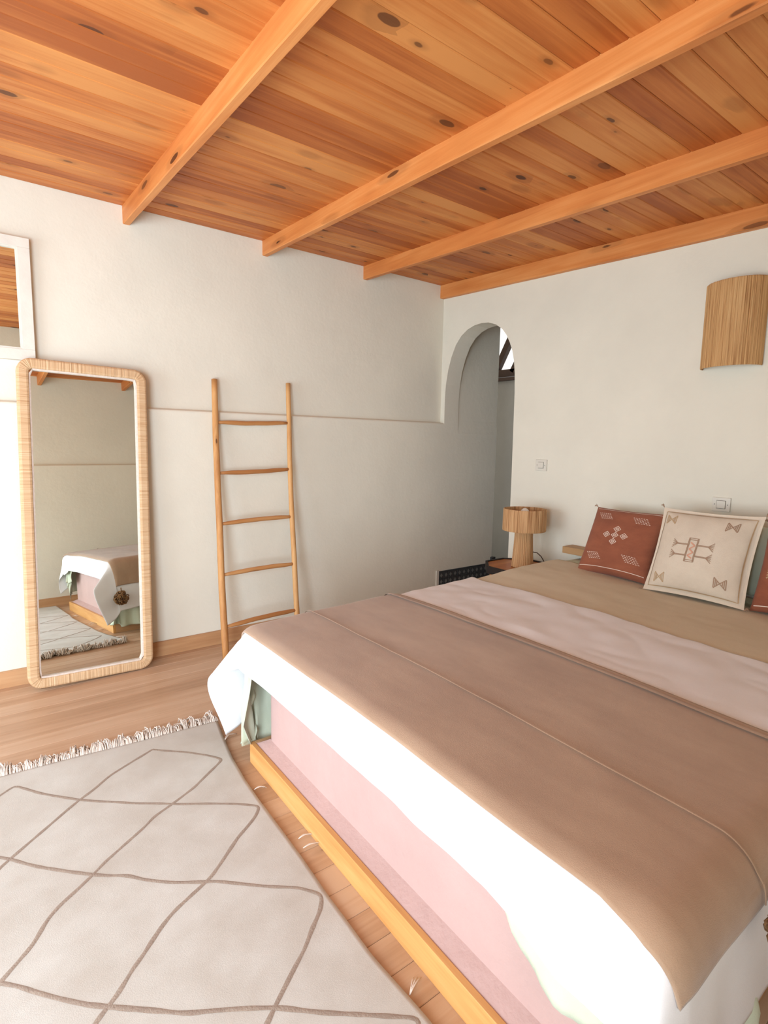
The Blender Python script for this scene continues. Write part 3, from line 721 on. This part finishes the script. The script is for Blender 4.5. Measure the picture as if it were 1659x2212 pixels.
# ================================================================== WALL LAMP AND SWITCHES
sy = -2.338; sc_ = empty('wall_lamp', (-.001, sy, 1.845))
a0, a1 = math.pi/2, 3*math.pi/2
strandcyl('shade', [(.150, 1.846), (.1525, 1.85), (.1525, 2.292), (.150, 2.297), (.146, 2.297), (.1455, 2.29), (.1455, 1.85), (.148, 1.846), (.150, 1.846)], 110, .0010, 'raffia_sconce', sc_, -.003, sy, seed=8, yscale=.80, ang=(a0, a1), closed=False)
box('mount_plate', -.001, -.012, sy+.055, sy-.055, 1.95, 2.318, 'metal', sc_)
MB().tube([(-.012, sy, 2.02), (-.055, sy, 2.02), (-.06, sy, 2.05)], .012, 8).build('bulb_holder', 'plastic', sc_, smooth=True)
bmx = bmesh.new(); bmesh.ops.create_uvsphere(bmx, u_segments=16, v_segments=10, radius=.03)
for v in bmx.verts: v.co = Vector((v.co.x-.06, v.co.y+sy, v.co.z*1.2+2.085))
me = bpy.data.meshes.new('bulb'); bmx.to_mesh(me); bmx.free(); link('bulb', me, 'bulb', sc_, True)
tag(sc_, 'half-round raffia wall lamp mounted above the bed', 'lamp')
def switch(y, z, w_, h_, label, name='light_switch'):
    r = empty(name, (0, y, z))
    box('plate', -.001, -.010, y-w_/2, y+w_/2, z-h_/2, z+h_/2, 'plastic', r, bevel=.002)
    box('rocker_gap', -.0095, -.0105, y-.0245, y+.0245, z-.0235, z+.0235, 'plastic_gap', r)
    box('rocker', -.009, -.0145, y-.022, y+.022, z-.021, z+.021, 'plastic', r, bevel=.0015)
    for s in (-1, 1): MB().tube([(-.009, y+s*.034, z), (-.0112, y+s*.034, z)], .0028, 8).build('screw', 'plastic_gap', r)
    tag(r, label, 'switch')
switch(-1.1145, 1.262, .098, .082, 'white light switch on the wall above the table lamp')
switch(-2.3545, 1.0925, .094, .078, 'white light switch on the wall just above the cream cushion')

# ================================================================== RUG
rx0, ry0, ry1 = -4.12, -1.07, -3.72
EDGE = [(-1.07, -2.470), (-1.13, -2.473), (-1.25, -2.497), (-1.476, -2.535), (-1.65, -2.552), (-1.825, -2.562), (-2.165, -2.569), (-2.336, -2.58), (-2.594, -2.587), (-2.822, -2.577), (-3.3, -2.575), (-3.8, -2.57)]
def redge(y): return float(np.interp(-y, [-e[0] for e in EDGE], [e[1] for e in EDGE]))
def farY(x): return -1.118+.055*(x+2.47)/(-.9)*1.0 if x > -3.4 else -1.061+.02*(x+3.4)
def rz(x, y):
    b = .008+.0035*(nz(x*1.3, y*5.0, 3.)+.6*nz(x*3, y*9, 7.))
    d = redge(y)-x
    return b+.004*max(0, 1-abs(y+1.2)/.12)*0
nx_, ny_ = 120, 190; V = []
for i in range(nx_):
    for j in range(ny_):
        t_ = i/(nx_-1); q = j/(ny_-1)
        x = rx0+(redge(-1.1-q*2.6)-rx0)*t_; yf_ = farY(x); y = yf_+(ry1-yf_)*q; x = rx0+(redge(y)-rx0)*t_
        V.append((x, y, rz(x, y)))
top = obj('rug', V, gridf(nx_, ny_), 'rug', None, smooth=True); solid(top, .007, 1)
rugo = tag(top, 'cream wool rug with thin brown diamond lines on the wooden floor', 'rug')
sc7 = 700/1659
def rp(pts): return [on(a*sc7, 1500+b*sc7, 'z', .012)[:2] for a, b in pts]
LN = [
 [(780, 285), (860, 293), (960, 300), (1060, 315), (1140, 335), (995, 480), (870, 575), (790, 630), (740, 685), (620, 790), (540, 860), (480, 925), (400, 1005), (300, 1095), (240, 1165), (170, 1285), (110, 1355), (0, 1480), (-150, 1680), (-330, 1950)],
 [(780, 285), (680, 345), (560, 420), (480, 490), (400, 550), (300, 635), (200, 720), (100, 805), (0, 890), (-180, 1060), (-400, 1290)],
 [(-160, 640), (0, 520), (75, 470), (200, 508), (300, 525), (410, 545), (520, 555), (680, 562), (800, 562), (920, 568), (1080, 565), (1220, 568), (1330, 578), (1310, 630), (1270, 680), (1220, 735), (1170, 810), (1130, 870), (1080, 940), (1020, 995), (960, 1050), (890, 1115), (830, 1190), (770, 1280), (720, 1360), (680, 1410), (640, 1480), (590, 1560), (540, 1620), (490, 1687), (400, 1830), (330, 1960)],
 [(-300, 790), (-150, 815), (0, 838), (60, 848), (130, 870), (200, 888), (330, 908), (480, 930), (560, 938), (650, 935), (740, 955), (870, 968), (1020, 965), (1100, 960), (1250, 975), (1380, 988), (1530, 995), (1650, 1030), (1640, 1110), (1600, 1200), (1560, 1310), (1500, 1420), (1450, 1520), (1410, 1600), (1370, 1687), (1290, 1850), (1220, 2000)],
 [(-300, 1420), (0, 1483), (100, 1500), (180, 1530), (300, 1565), (440, 1595), (600, 1610), (800, 1625), (950, 1640), (1100, 1625), (1250, 1615), (1420, 1610), (1659, 1635), (1900, 1650), (2150, 1668), (2140, 1760), (2080, 1950)]]
for pts in LN:
    P = np.array(rp(pts))
    for k, q in ((0, 1), (-1, -2)):
        if pts[k][0] < 0 or pts[k][1] > 1687:
            e_ = P[k]-P[q]; e_ = P[k]+e_/np.linalg.norm(e_)*1.1; P = np.vstack([e_, P]) if k == 0 else np.vstack([P, e_])
    s = np.concatenate(([0], np.cumsum(np.linalg.norm(np.diff(P, axis=0), axis=1)))); N = max(8, int(s[-1]/.012)); tt = np.linspace(0, s[-1], N)
    X, Y = np.interp(tt, s, P[:, 0]), np.interp(tt, s, P[:, 1])
    for _ in range(3): X[1:-1] = (X[:-2]+2*X[1:-1]+X[2:])/4; Y[1:-1] = (Y[:-2]+2*Y[1:-1]+Y[2:])/4
    tx, ty = np.gradient(X), np.gradient(Y); l = np.hypot(tx, ty); tx /= l; ty /= l; V = []
    for i in range(N):
        if X[i] < rx0+.02 or X[i] > redge(Y[i])-.02 or Y[i] < ry1+.02 or Y[i] > farY(X[i])-.03:
            if V: break
            continue
        w_ = .0062*(1+.35*nz(tt[i]*22, P[0, 0]*9))
        for k in (-1, 0, 1):
            x, y = X[i]-ty[i]*w_*k, Y[i]+tx[i]*w_*k; V.append((x, y, rz(x, y)+.0074+(.0016 if k == 0 else 0)))
    if len(V) > 6: obj('pattern_line', V, gridf(len(V)//3, 3), 'rug_line', rugo, smooth=True)
mb = MB(); rd = random.Random(3)
x = -2.478
while x > rx0:
    ph = rd.uniform(-1.2, 1.2); ln = rd.uniform(.05, .10); hgt = rd.uniform(.015, .05); n_ = rd.randint(5, 9)
    for k in range(n_):
        xs = x+rd.uniform(-.011, .011); y = farY(xs)-.004; c = rd.uniform(-.5, .5); L_ = ln*rd.uniform(.6, 1.1); pts = []
        w_ = rd.uniform(.006, .016); f_ = rd.uniform(2, 6)
        for i in range(7):
            t_ = i/6; pts.append((xs+math.sin(ph)*L_*.55*t_*t_+w_*math.sin(f_*t_+c*4)*t_, y+L_*t_*(.95-.25*abs(math.sin(ph))*t_), .007+hgt*math.sin(math.pi*t_)*(.6+.5*rd.random())+.001))
        mb.tube(pts, [.0021]*5+[.0018, .0011], 5)
    x -= rd.uniform(.010, .02)
fr_ = mb.build('fringe', 'fringe', rugo, smooth=True); fr_['kind'] = 'stuff'
for a, b, c in (((482, 1605), (490, 1590), (503, 1583)), ((549, 1706), (558, 1702), (566, 1699)), ((645, 1812), (655, 1806), (668, 1800)), ((655, 1832), (668, 1826), (684, 1818)), ((885, 2150), (889, 2130), (893, 2108))):
    P = [on(*q, 'z', .01) for q in (a, b, c)]; A = P[0]; 
    pts = [P[0], (P[0]+P[1])/2+np.array((0, 0, .004)), P[1]+np.array((0, 0, .006)), (P[1]+P[2])/2+np.array((0, 0, .003)), P[2]-np.array((0, 0, .006))]
    mb = MB()
    for k in range(3): mb.tube([q+np.array((.002*k*i, -.0015*k*i, .0005*k)) for i, q in enumerate(pts)], .0016, 5)
    mb.build('loose_thread', 'fringe', rugo, smooth=True)
